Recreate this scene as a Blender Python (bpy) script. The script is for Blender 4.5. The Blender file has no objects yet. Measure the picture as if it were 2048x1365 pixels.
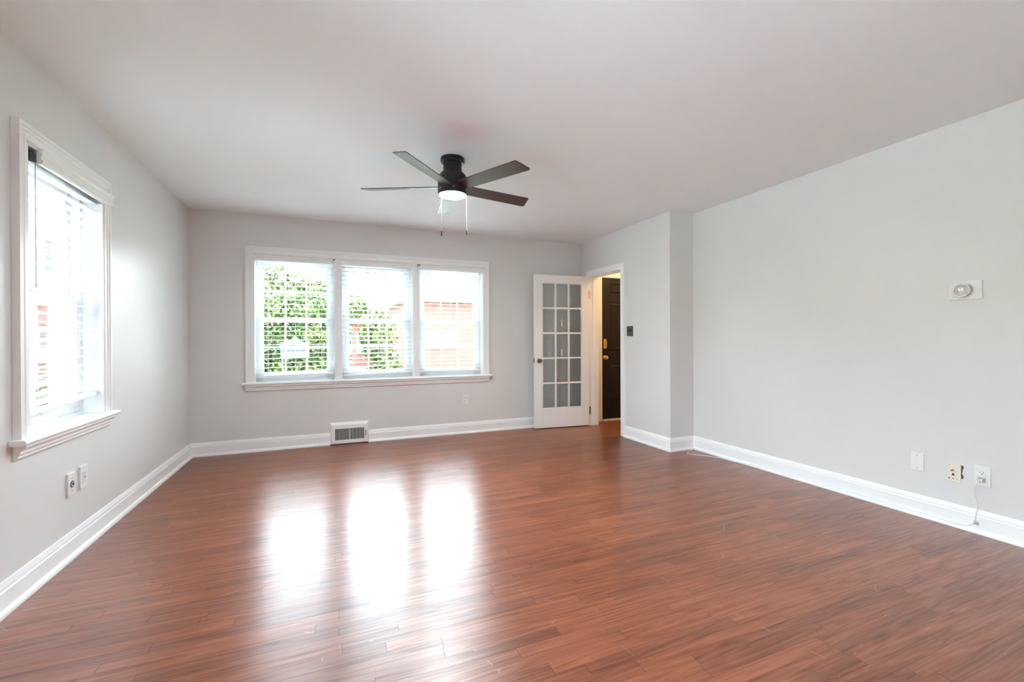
import bpy, bmesh, math, random
from mathutils import Vector, Matrix, Euler
random.seed(7)
SC = bpy.context.scene
COL = SC.collection

# ------------------------------------------------------------------ dimensions (metres)
L, D, R1, YC, R2, H = -1.316, 5.373, 3.306, 3.630, 3.627, 2.534
REAR = -1.3
EXT = D + 0.20            # outer face of the front wall

# ------------------------------------------------------------------ camera
cam_d = bpy.data.cameras.new('camera'); cam = bpy.data.objects.new('camera', cam_d); COL.objects.link(cam)
SC.camera = cam
cam_d.sensor_width = 36.0; cam_d.sensor_fit = 'HORIZONTAL'; cam_d.lens = 878.3 / 2048 * 36.0
cam_d.clip_start = 0.05; cam_d.clip_end = 400
yaw, pit, rol = 0.39326, -0.00222, -0.00372
f = Vector((math.sin(yaw) * math.cos(pit), math.cos(yaw) * math.cos(pit), math.sin(pit)))
r = Vector((math.cos(yaw), -math.sin(yaw), 0)); u = r.cross(f)
r2 = r * math.cos(rol) + u * math.sin(rol); u2 = -r * math.sin(rol) + u * math.cos(rol)
cam.matrix_world = Matrix(((r2.x, u2.x, -f.x, 0), (r2.y, u2.y, -f.y, 0), (r2.z, u2.z, -f.z, 1.18), (0, 0, 0, 1)))

# ------------------------------------------------------------------ view, world, light
SC.view_settings.view_transform = 'Standard'
SC.view_settings.look = 'None'
SC.view_settings.exposure = 3.12
SC.view_settings.gamma = 1.0
SC.view_settings.use_curve_mapping = False
SC.cycles.max_bounces = 12
SC.cycles.diffuse_bounces = 8
SC.cycles.glossy_bounces = 4
SC.cycles.transparent_max_bounces = 24
SC.cycles.use_denoising = True
SC.cycles.caustics_reflective = False
SC.cycles.caustics_refractive = False
SC.cycles.sample_clamp_indirect = 8.0

SKY = 11.5
world = bpy.data.worlds.new('overcast_sky'); SC.world = world; world.use_nodes = True
wn = world.node_tree; wn.nodes.clear()
wo = wn.nodes.new('ShaderNodeOutputWorld'); wb = wn.nodes.new('ShaderNodeBackground')
wr = wn.nodes.new('ShaderNodeValToRGB'); wx = wn.nodes.new('ShaderNodeSeparateXYZ'); wt = wn.nodes.new('ShaderNodeTexCoord')
# overcast sky: darker towards the horizon, brightest overhead
for pos, v, c in ((0.0, 0.12, (0.98, 0.99, 1.0)), (0.15, 0.20, (0.96, 0.98, 1.0)), (0.32, 0.85, (0.77, 0.91, 1.0)), (1.0, 1.0, (0.70, 0.88, 1.0))):
    e_ = wr.color_ramp.elements[0] if pos == 0.0 else wr.color_ramp.elements[1] if pos == 1.0 else wr.color_ramp.elements.new(pos)
    e_.position = pos; e_.color = (c[0] * v, c[1] * v, c[2] * v, 1)
wn.links.new(wt.outputs['Generated'], wx.inputs[0]); wn.links.new(wx.outputs['Z'], wr.inputs[0])
wn.links.new(wr.outputs[0], wb.inputs[0]); wb.inputs[1].default_value = SKY
wn.links.new(wb.outputs[0], wo.inputs[0])


sun_d = bpy.data.lights.new('sun', 'SUN'); sun_d.energy = 48.0; sun_d.angle = math.radians(3); sun_d.color = (0.94, 0.98, 1.0)
sun = bpy.data.objects.new('sun', sun_d); COL.objects.link(sun); sun.rotation_euler = (0, math.radians(24), 0)   # high, travelling along the facades


def portal(name, loc, rot, sx, sy):
    ld = bpy.data.lights.new(name, 'AREA'); ld.shape = 'RECTANGLE'; ld.size = sx; ld.size_y = sy
    ld.cycles.is_portal = True
    o = bpy.data.objects.new(name, ld); COL.objects.link(o); o.location = loc; o.rotation_euler = rot
    return o


# sky portals in the window openings (they only guide sampling, they give off nothing themselves)
portal('front_window_portal', (0.535, EXT + 0.02, 1.43), (math.radians(-90), 0, 0), 2.62, 1.42)
portal('side_window_portal', (L - 0.22, 3.125, 1.43), (0, math.radians(-90), 0), 1.42, 0.8)
portal('added_window_portal', (L - 0.22, 0.20, 1.43), (0, math.radians(-90), 0), 1.42, 2.0)


# ------------------------------------------------------------------ node helpers
def new_mat(name):
    m = bpy.data.materials.new(name); m.use_nodes = True
    nt = m.node_tree; b = nt.nodes['Principled BSDF']
    return m, nt, b


def N(nt, t, **kw):
    n = nt.nodes.new(t)
    for k, v in kw.items():
        setattr(n, k, v)
    return n


def mth(nt, op, a, b=None, c=None):
    n = nt.nodes.new('ShaderNodeMath'); n.operation = op
    for i, v in enumerate((a, b, c)):
        if v is None: continue
        if isinstance(v, (int, float)): n.inputs[i].default_value = v
        else: nt.links.new(v, n.inputs[i])
    return n.outputs[0]


def mat(name, col, rough=0.5, metal=0.0, spec=0.5, bump=0.0, bscale=60.0, var=0.0, vscale=4.0, emit=None, estr=0.0, coat=0.0):
    m, nt, b = new_mat(name)
    b.inputs['Base Color'].default_value = (*col, 1); b.inputs['Roughness'].default_value = rough
    b.inputs['Metallic'].default_value = metal; b.inputs['Specular IOR Level'].default_value = spec
    if coat:
        b.inputs['Coat Weight'].default_value = coat; b.inputs['Coat Roughness'].default_value = 0.1
    tc = N(nt, 'ShaderNodeTexCoord')
    if var > 0:
        no = N(nt, 'ShaderNodeTexNoise'); no.inputs['Scale'].default_value = vscale; no.inputs['Detail'].default_value = 5
        nt.links.new(tc.outputs['Object'], no.inputs['Vector'])
        cr = N(nt, 'ShaderNodeValToRGB')
        cr.color_ramp.elements[0].position = 0.3; cr.color_ramp.elements[1].position = 0.7
        cr.color_ramp.elements[0].color = (*[max(0, c * (1 - var)) for c in col], 1)
        cr.color_ramp.elements[1].color = (*[min(1, c * (1 + var)) for c in col], 1)
        nt.links.new(no.outputs['Fac'], cr.inputs[0]); nt.links.new(cr.outputs[0], b.inputs['Base Color'])
    if bump > 0:
        nb = N(nt, 'ShaderNodeTexNoise'); nb.inputs['Scale'].default_value = bscale; nb.inputs['Detail'].default_value = 4
        nt.links.new(tc.outputs['Object'], nb.inputs['Vector'])
        bp = N(nt, 'ShaderNodeBump'); bp.inputs['Strength'].default_value = bump; bp.inputs['Distance'].default_value = 0.002
        nt.links.new(nb.outputs['Fac'], bp.inputs['Height']); nt.links.new(bp.outputs[0], b.inputs['Normal'])
    if emit:
        b.inputs['Emission Color'].default_value = (*emit, 1); b.inputs['Emission Strength'].default_value = estr
    return m


M = {}
M['wall'] = mat('wall_paint', (0.73, 0.725, 0.715), 0.36, spec=0.5, bump=0.10, bscale=45, var=0.012, vscale=1.3)
M['ceiling'] = mat('ceiling_paint', (0.87, 0.89, 0.895), 0.8, spec=0.2, bump=0.10, bscale=30, var=0.012, vscale=1.1)
M['trim'] = mat('white_trim_paint', (0.90, 0.90, 0.90), 0.3, spec=0.5, bump=0.04, bscale=30)
M['vinyl'] = mat('white_vinyl', (0.66, 0.68, 0.69), 0.35, bump=0.02)
M['blind'] = mat('blind_slat_white', (0.86, 0.87, 0.86), 0.4, bump=0.02, bscale=20)
M['slat'] = mat('blind_slat_soft_white', (0.76, 0.76, 0.75), 0.4, bump=0.02, bscale=20)
M['cord'] = mat('white_cord', (0.80, 0.80, 0.78), 0.7, bump=0.1, bscale=400)
M['wand'] = mat('clear_grey_wand', (0.70, 0.70, 0.72), 0.25, bump=0.02)
M['plate'] = mat('white_plastic', (0.82, 0.82, 0.80), 0.3, bump=0.01)
M['ivory'] = mat('ivory_plastic', (0.80, 0.76, 0.66), 0.35, bump=0.01)
M['dark'] = mat('dark_recess', (0.012, 0.012, 0.012), 0.8, bump=0.02)
M['steel'] = mat('dull_steel', (0.45, 0.44, 0.42), 0.4, metal=0.9, bump=0.05)
M['greymetal'] = mat('grey_zinc_plate', (0.10, 0.10, 0.10), 0.45, metal=0.5, bump=0.15, bscale=200, var=0.25, vscale=120)
M['brass'] = mat('polished_brass', (0.80, 0.52, 0.20), 0.22, metal=1.0, bump=0.03)
M['agedbrass'] = mat('aged_brass', (0.22, 0.17, 0.10), 0.35, metal=0.9, bump=0.08, var=0.3, vscale=60)
M['black'] = mat('matte_black_metal', (0.022, 0.022, 0.024), 0.42, metal=0.3, bump=0.05)
M['doorblack'] = mat('black_door_paint', (0.009, 0.006, 0.005), 0.34, spec=0.35, bump=0.10, bscale=90)
M['teal'] = mat('teal_cable_jack', (0.08, 0.22, 0.25), 0.35, metal=0.4, bump=0.03)
M['lens'] = mat('lit_fan_lens', (0.9, 0.9, 0.88), 0.4, emit=(0.86, 0.97, 1.0), estr=50.0)
M['halllamp'] = mat('lit_hall_shade', (0.9, 0.85, 0.7), 0.4, emit=(1.0, 0.62, 0.28), estr=9.0)
M['screen'] = mat('thermostat_screen', (0.40, 0.41, 0.40), 0.15, bump=0.005)
M['ring'] = mat('thermostat_ring', (0.62, 0.61, 0.56), 0.25, metal=0.6, bump=0.01)
M['digits'] = mat('lit_pink_digits', (0.35, 0.25, 0.25), 0.5, emit=(1.0, 0.62, 0.62), estr=0.15)
M['leds'] = mat('lit_green_led', (0.3, 0.4, 0.3), 0.5, emit=(0.75, 1.0, 0.75), estr=0.14)
M['plaster'] = mat('bare_plaster_edge', (0.12, 0.09, 0.07), 0.9, bump=0.5, bscale=80, var=0.4, vscale=90)
M['clip'] = mat('aged_green_clip', (0.48, 0.52, 0.40), 0.5, bump=0.05)
M['copper'] = mat('brass_connector', (0.45, 0.27, 0.12), 0.35, metal=1.0, bump=0.05)
M['oak'] = mat('pale_oak_threshold', (0.62, 0.45, 0.28), 0.4, bump=0.1, var=0.1, vscale=30)
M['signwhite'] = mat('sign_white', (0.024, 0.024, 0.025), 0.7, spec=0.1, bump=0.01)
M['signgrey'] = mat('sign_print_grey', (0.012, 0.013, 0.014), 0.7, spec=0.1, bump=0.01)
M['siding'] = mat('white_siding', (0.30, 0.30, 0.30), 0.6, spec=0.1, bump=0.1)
M['darkglass'] = mat('dark_window_glass', (0.05, 0.055, 0.06), 0.4, spec=0.1, bump=0.01)
M['roof'] = mat('grey_roof_shingle', (0.2, 0.2, 0.2), 0.8, spec=0.1, bump=0.5, bscale=20, var=0.2, vscale=8)
M['bark'] = mat('tree_bark', (0.07, 0.05, 0.035), 0.9, bump=0.6, bscale=20, var=0.3, vscale=15)
M['concrete'] = mat('concrete_walk', (0.60, 0.64, 0.68), 0.85, bump=0.3, bscale=30, var=0.1, vscale=3)
M['porchgrey'] = mat('grey_porch_paint', (0.10, 0.10, 0.10), 0.6, bump=0.05)  # plain grey paint of the porch post


def walnut():
    m, nt, b = new_mat('dark_walnut_blade')
    tc = N(nt, 'ShaderNodeTexCoord'); mp = N(nt, 'ShaderNodeMapping'); mp.inputs['Scale'].default_value = (2.0, 40, 40)
    no = N(nt, 'ShaderNodeTexNoise'); no.inputs['Scale'].default_value = 3; no.inputs['Detail'].default_value = 8
    cr = N(nt, 'ShaderNodeValToRGB'); cr.color_ramp.elements[0].position = 0.35; cr.color_ramp.elements[1].position = 0.7
    cr.color_ramp.elements[0].color = (0.035, 0.019, 0.017, 1); cr.color_ramp.elements[1].color = (0.10, 0.055, 0.047, 1)
    nt.links.new(tc.outputs['Generated'], mp.inputs[0]); nt.links.new(mp.outputs[0], no.inputs['Vector'])
    nt.links.new(no.outputs['Fac'], cr.inputs[0]); nt.links.new(cr.outputs[0], b.inputs['Base Color'])
    b.inputs['Roughness'].default_value = 0.45; b.inputs['Specular IOR Level'].default_value = 0.55; b.inputs['Coat Weight'].default_value = 0.0; b.inputs['Coat Roughness'].default_value = 0.25
    return m


M['walnut'] = walnut()


def glass():
    m, nt, b = new_mat('clear_window_glass'); nt.nodes.remove(b)
    out = nt.nodes['Material Output']
    tr = N(nt, 'ShaderNodeBsdfTransparent'); tr.inputs[0].default_value = (0.97, 0.985, 0.98, 1)
    gl = N(nt, 'ShaderNodeBsdfGlossy'); gl.inputs['Roughness'].default_value = 0.02
    fr = N(nt, 'ShaderNodeFresnel'); fr.inputs[0].default_value = 1.45
    fa = mth(nt, 'MULTIPLY', fr.outputs[0], 0.8)
    mx = N(nt, 'ShaderNodeMixShader'); nt.links.new(fa, mx.inputs[0])
    nt.links.new(tr.outputs[0], mx.inputs[1]); nt.links.new(gl.outputs[0], mx.inputs[2]); nt.links.new(mx.outputs[0], out.inputs[0])
    return m


M['glass'] = glass()


def floor_mat():
    m, nt, b = new_mat('red_oak_strip_floor')
    tc = N(nt, 'ShaderNodeTexCoord'); sx = N(nt, 'ShaderNodeSeparateXYZ'); nt.links.new(tc.outputs['Object'], sx.inputs[0])
    X, Y = sx.outputs['X'], sx.outputs['Y']
    W = 0.0572
    yr = mth(nt, 'DIVIDE', Y, W); row = mth(nt, 'FLOOR', yr); fy = mth(nt, 'SUBTRACT', yr, row)
    w1 = N(nt, 'ShaderNodeTexWhiteNoise', noise_dimensions='1D'); nt.links.new(row, w1.inputs['W'])
    off = mth(nt, 'MULTIPLY', w1.outputs['Value'], 7.3)
    ln = mth(nt, 'ADD', mth(nt, 'MULTIPLY', w1.outputs['Value'], 0.35), 0.62)
    xr = mth(nt, 'ADD', mth(nt, 'DIVIDE', X, ln), off); cx = mth(nt, 'FLOOR', xr); fx = mth(nt, 'SUBTRACT', xr, cx)
    cb = N(nt, 'ShaderNodeCombineXYZ'); nt.links.new(row, cb.inputs[0]); nt.links.new(cx, cb.inputs[1])
    w2 = N(nt, 'ShaderNodeTexWhiteNoise', noise_dimensions='3D'); nt.links.new(cb.outputs[0], w2.inputs['Vector'])
    pv = w2.outputs['Value']
    # long grain along the boards, shifted per board
    gv = N(nt, 'ShaderNodeCombineXYZ')
    nt.links.new(mth(nt, 'ADD', mth(nt, 'MULTIPLY', X, 2.2), mth(nt, 'MULTIPLY', pv, 40)), gv.inputs[0])
    nt.links.new(mth(nt, 'ADD', mth(nt, 'MULTIPLY', Y, 55), mth(nt, 'MULTIPLY', pv, 13)), gv.inputs[1])
    g = N(nt, 'ShaderNodeTexNoise'); g.inputs['Scale'].default_value = 1.0; g.inputs['Detail'].default_value = 7; g.inputs['Distortion'].default_value = 0.9
    nt.links.new(gv.outputs[0], g.inputs['Vector'])
    # cathedral figure
    gv2 = N(nt, 'ShaderNodeCombineXYZ')
    nt.links.new(mth(nt, 'ADD', mth(nt, 'MULTIPLY', X, 1.1), mth(nt, 'MULTIPLY', pv, 90)), gv2.inputs[0])
    nt.links.new(mth(nt, 'MULTIPLY', Y, 14), gv2.inputs[1])
    g2 = N(nt, 'ShaderNodeTexNoise'); g2.inputs['Scale'].default_value = 1.0; g2.inputs['Detail'].default_value = 2
    nt.links.new(gv2.outputs[0], g2.inputs['Vector'])
    rings = mth(nt, 'PINGPONG', mth(nt, 'MULTIPLY', g2.outputs['Fac'], 14), 1.0)
    grain = mth(nt, 'ADD', mth(nt, 'MULTIPLY', g.outputs['Fac'], 0.75), mth(nt, 'MULTIPLY', rings, 0.22))
    tone = mth(nt, 'ADD', mth(nt, 'MULTIPLY', grain, 0.75), mth(nt, 'MULTIPLY', pv, 0.26))
    # broad wear patches
    nw = N(nt, 'ShaderNodeTexNoise'); nw.inputs['Scale'].default_value = 0.9; nw.inputs['Detail'].default_value = 3
    nt.links.new(tc.outputs['Object'], nw.inputs['Vector'])
    tone = mth(nt, 'ADD', tone, mth(nt, 'MULTIPLY', mth(nt, 'SUBTRACT', nw.outputs['Fac'], 0.5), 0.22))
    cr = N(nt, 'ShaderNodeValToRGB')
    e = cr.color_ramp.elements
    e[0].position = 0.22; e[0].color = (0.13, 0.032, 0.013, 1)
    e[1].position = 1.0; e[1].color = (0.46, 0.145, 0.058, 1)
    k = e.new(0.50); k.color = (0.24, 0.064, 0.025, 1)
    k = e.new(0.70); k.color = (0.32, 0.092, 0.037, 1)
    nt.links.new(tone, cr.inputs[0])
    # seams
    ey = mth(nt, 'MINIMUM', fy, mth(nt, 'SUBTRACT', 1.0, fy)); ex = mth(nt, 'MINIMUM', fx, mth(nt, 'SUBTRACT', 1.0, fx))
    sy = mth(nt, 'LESS_THAN', ey, 0.014); sxx = mth(nt, 'LESS_THAN', mth(nt, 'MULTIPLY', ex, ln), 0.0013)
    seam = mth(nt, 'MAXIMUM', mth(nt, 'MULTIPLY', sy, 0.6), mth(nt, 'MULTIPLY', sxx, 0.75))
    mx = N(nt, 'ShaderNodeMix', data_type='RGBA'); mx.blend_type = 'MULTIPLY'
    nt.links.new(seam, mx.inputs[0]); nt.links.new(cr.outputs[0], mx.inputs[6]); mx.inputs[7].default_value = (0.25, 0.18, 0.16, 1)
    # pale scratches
    sc = N(nt, 'ShaderNodeTexVoronoi', feature='DISTANCE_TO_EDGE'); sc.inputs['Scale'].default_value = 1.6
    sn = N(nt, 'ShaderNodeTexNoise'); sn.inputs['Scale'].default_value = 14
    nt.links.new(tc.outputs['Object'], sn.inputs['Vector']); nt.links.new(tc.outputs['Object'], sc.inputs['Vector'])
    scr = mth(nt, 'MULTIPLY', mth(nt, 'LESS_THAN', sc.outputs['Distance'], 0.0016), mth(nt, 'GREATER_THAN', sn.outputs['Fac'], 0.60))
    sp = N(nt, 'ShaderNodeTexVoronoi'); sp.inputs['Scale'].default_value = 9.0; nt.links.new(tc.outputs['Object'], sp.inputs['Vector'])
    spk = mth(nt, 'MULTIPLY', mth(nt, 'LESS_THAN', sp.outputs['Distance'], 0.02), 0.5)
    mk = mth(nt, 'MAXIMUM', mth(nt, 'MULTIPLY', scr, 0.45), spk)
    mx2 = N(nt, 'ShaderNodeMix', data_type='RGBA')
    nt.links.new(mk, mx2.inputs[0]); nt.links.new(mx.outputs[2], mx2.inputs[6]); mx2.inputs[7].default_value = (0.55, 0.40, 0.33, 1)
    nt.links.new(mx2.outputs[2], b.inputs['Base Color'])
    # gloss
    rn = N(nt, 'ShaderNodeTexNoise'); rn.inputs['Scale'].default_value = 3.5; rn.inputs['Detail'].default_value = 6
    nt.links.new(tc.outputs['Object'], rn.inputs['Vector'])
    ro = mth(nt, 'ADD', mth(nt, 'MULTIPLY', rn.outputs['Fac'], 0.10), 0.30)
    nt.links.new(ro, b.inputs['Roughness'])
    nt.links.new(mth(nt, 'ADD', mth(nt, 'ADD', mth(nt, 'MULTIPLY', mth(nt, 'SUBTRACT', grain, 0.45), 1.9), 1.1), mth(nt, 'MULTIPLY', seam, -0.5)), b.inputs['Specular IOR Level'])
    b.inputs['Specular IOR Level'].default_value = 0.9
    b.inputs['Coat Weight'].default_value = 0.12; b.inputs['Coat Roughness'].default_value = 0.17
    b.inputs['Anisotropic'].default_value = 0.78
    tg = N(nt, 'ShaderNodeCombineXYZ'); tg.inputs[1].default_value = 1.0; nt.links.new(tg.outputs[0], b.inputs['Tangent'])
    hgt = mth(nt, 'ADD', mth(nt, 'MULTIPLY', g.outputs['Fac'], 0.5), mth(nt, 'MULTIPLY', seam, -1.0))
    fn = N(nt, 'ShaderNodeTexNoise'); fn.inputs['Scale'].default_value = 130; fn.inputs['Detail'].default_value = 2
    nt.links.new(tc.outputs['Object'], fn.inputs['Vector'])
    hgt = mth(nt, 'ADD', hgt, mth(nt, 'MULTIPLY', fn.outputs['Fac'], 0.28))
    cup = mth(nt, 'MULTIPLY', mth(nt, 'POWER', mth(nt, 'SUBTRACT', fy, 0.5), 2), 1.5)
    hgt = mth(nt, 'ADD', hgt, cup)
    bp = N(nt, 'ShaderNodeBump'); bp.inputs['Strength'].default_value = 0.22; bp.inputs['Distance'].default_value = 0.0012
    nt.links.new(hgt, bp.inputs['Height']); nt.links.new(bp.outputs[0], b.inputs['Normal'])
    return m


M['floor'] = floor_mat()


def ceiling_seam():
    m = M['ceiling']; nt = m.node_tree; b = nt.nodes['Principled BSDF']
    tc = N(nt, 'ShaderNodeTexCoord'); sx = N(nt, 'ShaderNodeSeparateXYZ'); nt.links.new(tc.outputs['Object'], sx.inputs[0])
    wob = N(nt, 'ShaderNodeTexNoise'); wob.inputs['Scale'].default_value = 2.5; nt.links.new(tc.outputs['Object'], wob.inputs['Vector'])
    y = mth(nt, 'ADD', mth(nt, 'SUBTRACT', sx.outputs['Y'], 1.83), mth(nt, 'MULTIPLY', mth(nt, 'SUBTRACT', wob.outputs['Fac'], 0.5), 0.02))
    ridge = mth(nt, 'MAXIMUM', mth(nt, 'SUBTRACT', 1.0, mth(nt, 'DIVIDE', mth(nt, 'ABSOLUTE', y), 0.006)), 0.0)
    xr = mth(nt, 'MULTIPLY', mth(nt, 'GREATER_THAN', sx.outputs['X'], 0.30), mth(nt, 'LESS_THAN', sx.outputs['X'], 2.6))
    h = mth(nt, 'MULTIPLY', mth(nt, 'MULTIPLY', ridge, xr), mth(nt, 'GREATER_THAN', wob.outputs['Fac'], 0.42))
    old = b.inputs['Normal'].links[0].from_node
    bp = N(nt, 'ShaderNodeBump'); bp.inputs['Strength'].default_value = 0.5; bp.inputs['Distance'].default_value = 0.0015
    nt.links.new(h, bp.inputs['Height']); nt.links.new(old.outputs[0], bp.inputs['Normal']); nt.links.new(bp.outputs[0], b.inputs['Normal'])


ceiling_seam()


def brick_mat():
    m, nt, b = new_mat('red_brick')
    tc = N(nt, 'ShaderNodeTexCoord'); mp = N(nt, 'ShaderNodeMapping'); mp.inputs['Rotation'].default_value = (math.radians(90), 0, 0)
    br = N(nt, 'ShaderNodeTexBrick'); br.inputs['Scale'].default_value = 1.0
    br.inputs['Brick Width'].default_value = 0.21; br.inputs['Row Height'].default_value = 0.075; br.inputs['Mortar Size'].default_value = 0.006
    br.inputs['Color1'].default_value = (0.07, 0.018, 0.012, 1); br.inputs['Color2'].default_value = (0.09, 0.028, 0.019, 1)
    br.inputs['Mortar'].default_value = (0.10, 0.085, 0.08, 1)
    nt.links.new(tc.outputs['Object'], mp.inputs[0]); nt.links.new(mp.outputs[0], br.inputs['Vector'])
    nt.links.new(br.outputs['Color'], b.inputs['Base Color']); b.inputs['Roughness'].default_value = 0.9; b.inputs['Specular IOR Level'].default_value = 0.05
    return m


M['brick'] = brick_mat()


def leaf_mat(name, c1, c2):
    m, nt, b = new_mat(name)
    g = N(nt, 'ShaderNodeNewGeometry'); cr = N(nt, 'ShaderNodeValToRGB')
    cr.color_ramp.elements[0].color = (*c1, 1); cr.color_ramp.elements[1].color = (*c2, 1)
    nt.links.new(g.outputs['Random Per Island'], cr.inputs[0]); nt.links.new(cr.outputs[0], b.inputs['Base Color'])
    b.inputs['Roughness'].default_value = 0.8; b.inputs['Specular IOR Level'].default_value = 0.05
    return m


M['leaf'] = leaf_mat('hedge_leaf', (0.004, 0.009, 0.003), (0.035, 0.05, 0.012))
M['leaf2'] = leaf_mat('young_leaf', (0.008, 0.015, 0.004), (0.035, 0.045, 0.010))
M['grass'] = mat('lawn_grass', (0.042, 0.054, 0.026), 0.9, spec=0.05, bump=0.6, bscale=60, var=0.35, vscale=6)


# ------------------------------------------------------------------ mesh builder
class MB:
    def __init__(s, T=None):
        s.v = []; s.f = []; s.sm = []; s.T = T or (lambda a, b, c: (a, b, c))

    def add(s, verts, faces, smooth=False):
        k = len(s.v); s.v += [s.T(*p) for p in verts]
        s.f += [tuple(i + k for i in q) for q in faces]; s.sm += [smooth] * len(faces)

    def box(s, x0, x1, y0, y1, z0, z1):
        s.add([(x, y, z) for x in (x0, x1) for y in (y0, y1) for z in (z0, z1)],
              [(0, 1, 3, 2), (4, 6, 7, 5), (0, 4, 5, 1), (2, 3, 7, 6), (0, 2, 6, 4), (1, 5, 7, 3)])

    def extrude(s, prof, a0, a1, fn, ca=None, cb=None):
        """prof: list of 2-D points; fn(a, p, q) -> xyz; ca/cb let the ends be mitred: a += c*p"""
        n = len(prof)
        v = [fn(a0 + (ca or 0) * p, p, q) for p, q in prof] + [fn(a1 - (cb or 0) * p, p, q) for p, q in prof]
        s.add(v, [(i, (i + 1) % n, (i + 1) % n + n, i + n) for i in range(n)] + [tuple(range(n)), tuple(range(2 * n - 1, n - 1, -1))])

    def lathe(s, prof, c, axis='z', n=32, smooth=True):
        """prof: (radius, height) list, closed with caps"""
        def P(rr, h, a):
            x, y = rr * math.cos(a), rr * math.sin(a)
            return {'z': (c[0] + x, c[1] + y, c[2] + h), 'x': (c[0] + h, c[1] + x, c[2] + y), 'y': (c[0] + x, c[1] + h, c[2] + y)}[axis]
        v = [P(rr, h, 2 * math.pi * i / n) for rr, h in prof for i in range(n)]
        fs = []
        for j in range(len(prof) - 1):
            for i in range(n):
                i2 = (i + 1) % n
                fs.append((j * n + i, j * n + i2, (j + 1) * n + i2, (j + 1) * n + i))
        fs += [tuple(range(n)), tuple(range((len(prof) - 1) * n, len(prof) * n))]
        s.add(v, fs, smooth)

    def tube(s, pts, rad, n=8):
        P = [Vector(p) for p in pts]; v = []; fs = []
        up = Vector((0, 0, 1)); prev = None
        for i, p in enumerate(P):
            d = (P[min(i + 1, len(P) - 1)] - P[max(i - 1, 0)]).normalized()
            a = d.cross(up if abs(d.z) < 0.9 else Vector((1, 0, 0))).normalized() if prev is None else (prev - d * prev.dot(d)).normalized()
            prev = a; b = d.cross(a)
            v += [tuple(p + a * rad * math.cos(2 * math.pi * k / n) + b * rad * math.sin(2 * math.pi * k / n)) for k in range(n)]
        for i in range(len(P) - 1):
            for k in range(n):
                k2 = (k + 1) % n
                fs.append((i * n + k, i * n + k2, (i + 1) * n + k2, (i + 1) * n + k))
        fs += [tuple(range(n)), tuple(range((len(P) - 1) * n, len(P) * n))]
        s.add(v, fs, True)

    def build(s, name, m, parent=None, bevel=0.0, local=False, seg=2):
        me = bpy.data.meshes.new(name)
        off = Vector((0, 0, 0))
        if parent and not local:
            q = parent
            while q: off += q.location; q = q.parent
        me.from_pydata([tuple(Vector(p) - off) for p in s.v], [], s.f)
        me.polygons.foreach_set('use_smooth', s.sm)
        bm = bmesh.new(); bm.from_mesh(me); bmesh.ops.recalc_face_normals(bm, faces=bm.faces); bm.to_mesh(me); bm.free()
        if any(s.sm): me.set_sharp_from_angle(angle=math.radians(35))
        me.materials.append(M[m])
        o = bpy.data.objects.new(name, me); COL.objects.link(o)
        if parent: o.parent = parent
        if bevel:
            bv = o.modifiers.new('edge', 'BEVEL'); bv.width = bevel; bv.segments = seg; bv.limit_method = 'ANGLE'; bv.angle_limit = math.radians(40)
        return o


def smooth_path(pts, k=8):
    P = [Vector(p) for p in pts]; out = []
    for i in range(len(P) - 1):
        a, b, c, d = P[max(i - 1, 0)], P[i], P[i + 1], P[min(i + 2, len(P) - 1)]
        for j in range(k):
            t = j / k
            out.append(0.5 * ((2 * b) + (c - a) * t + (2 * a - 5 * b + 4 * c - d) * t * t + (-a + 3 * b - 3 * c + d) * t ** 3))
    out.append(P[-1]); return [tuple(p) for p in out]


def empty(name, loc, rz=0.0):
    o = bpy.data.objects.new(name, None); COL.objects.link(o); o.location = loc; o.rotation_euler = (0, 0, rz); o.empty_display_size = 0.1
    return o


def tag(o, label, cat, group=None, kind=None):
    o['label'] = label; o['category'] = cat
    if group: o['group'] = group
    if kind: o['kind'] = kind
    return o


def struct(o, label, cat):
    o['kind'] = 'structure'; o['label'] = label; o['category'] = cat
    return o


TB = lambda a, w, z: (a, D + w, z)            # front wall: a = x, w = depth outwards
TL = lambda a, w, z: (L - w, a, z)            # left wall: a = y, w = depth outwards


def wall_holes(T, a0, a1, z0, z1, w0, w1, holes):
    """holes (a0,a1,z0,z1), not overlapping in a; columns of boxes"""
    mb = MB(T); a = a0
    for h in sorted(holes):
        if h[0] > a: mb.box(a, h[0], w0, w1, z0, z1)
        if h[2] > z0: mb.box(h[0], h[1], w0, w1, z0, h[2])
        if h[3] < z1: mb.box(h[0], h[1], w0, w1, h[3], z1)
        a = h[1]
    if a < a1: mb.box(a, a1, w0, w1, z0, z1)
    return mb


# ------------------------------------------------------------------ the room shell
HX = 4.9      # hall right wall
mb = MB(); mb.box(L - 0.2, R2 + 0.12, REAR - 0.15, YC + 0.1, -0.12, 0); mb.box(L - 0.2, HX + 0.1, YC + 0.1, EXT, -0.12, 0)
struct(mb.build('floor', 'floor'), 'glossy red-brown oak strip floor of the whole room', 'floor')
mb = MB(); mb.box(L - 0.2, R2 + 0.12, REAR - 0.15, YC + 0.1, H, H + 0.12); mb.box(L - 0.2, HX + 0.1, YC + 0.1, EXT, H, H + 0.12)
struct(mb.build('ceiling', 'ceiling'), 'plain white painted ceiling', 'ceiling')
mb = wall_holes(TL, REAR - 0.15, EXT, 0, H, 0.0, 0.2, [(2.745, 3.505, 0.72, 2.12), (-0.80, 1.2, 0.72, 2.12)])  # second opening belongs to the added, unseen side window
struct(mb.build('wall_left', 'wall'), 'pale grey wall with the single tall window', 'wall')
mb = wall_holes(TB, L, HX, 0, H, 0.0, 0.2, [(-0.755, 1.835, 0.72, 2.12), (3.627, 4.54, 0.0, 2.09)])
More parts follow.
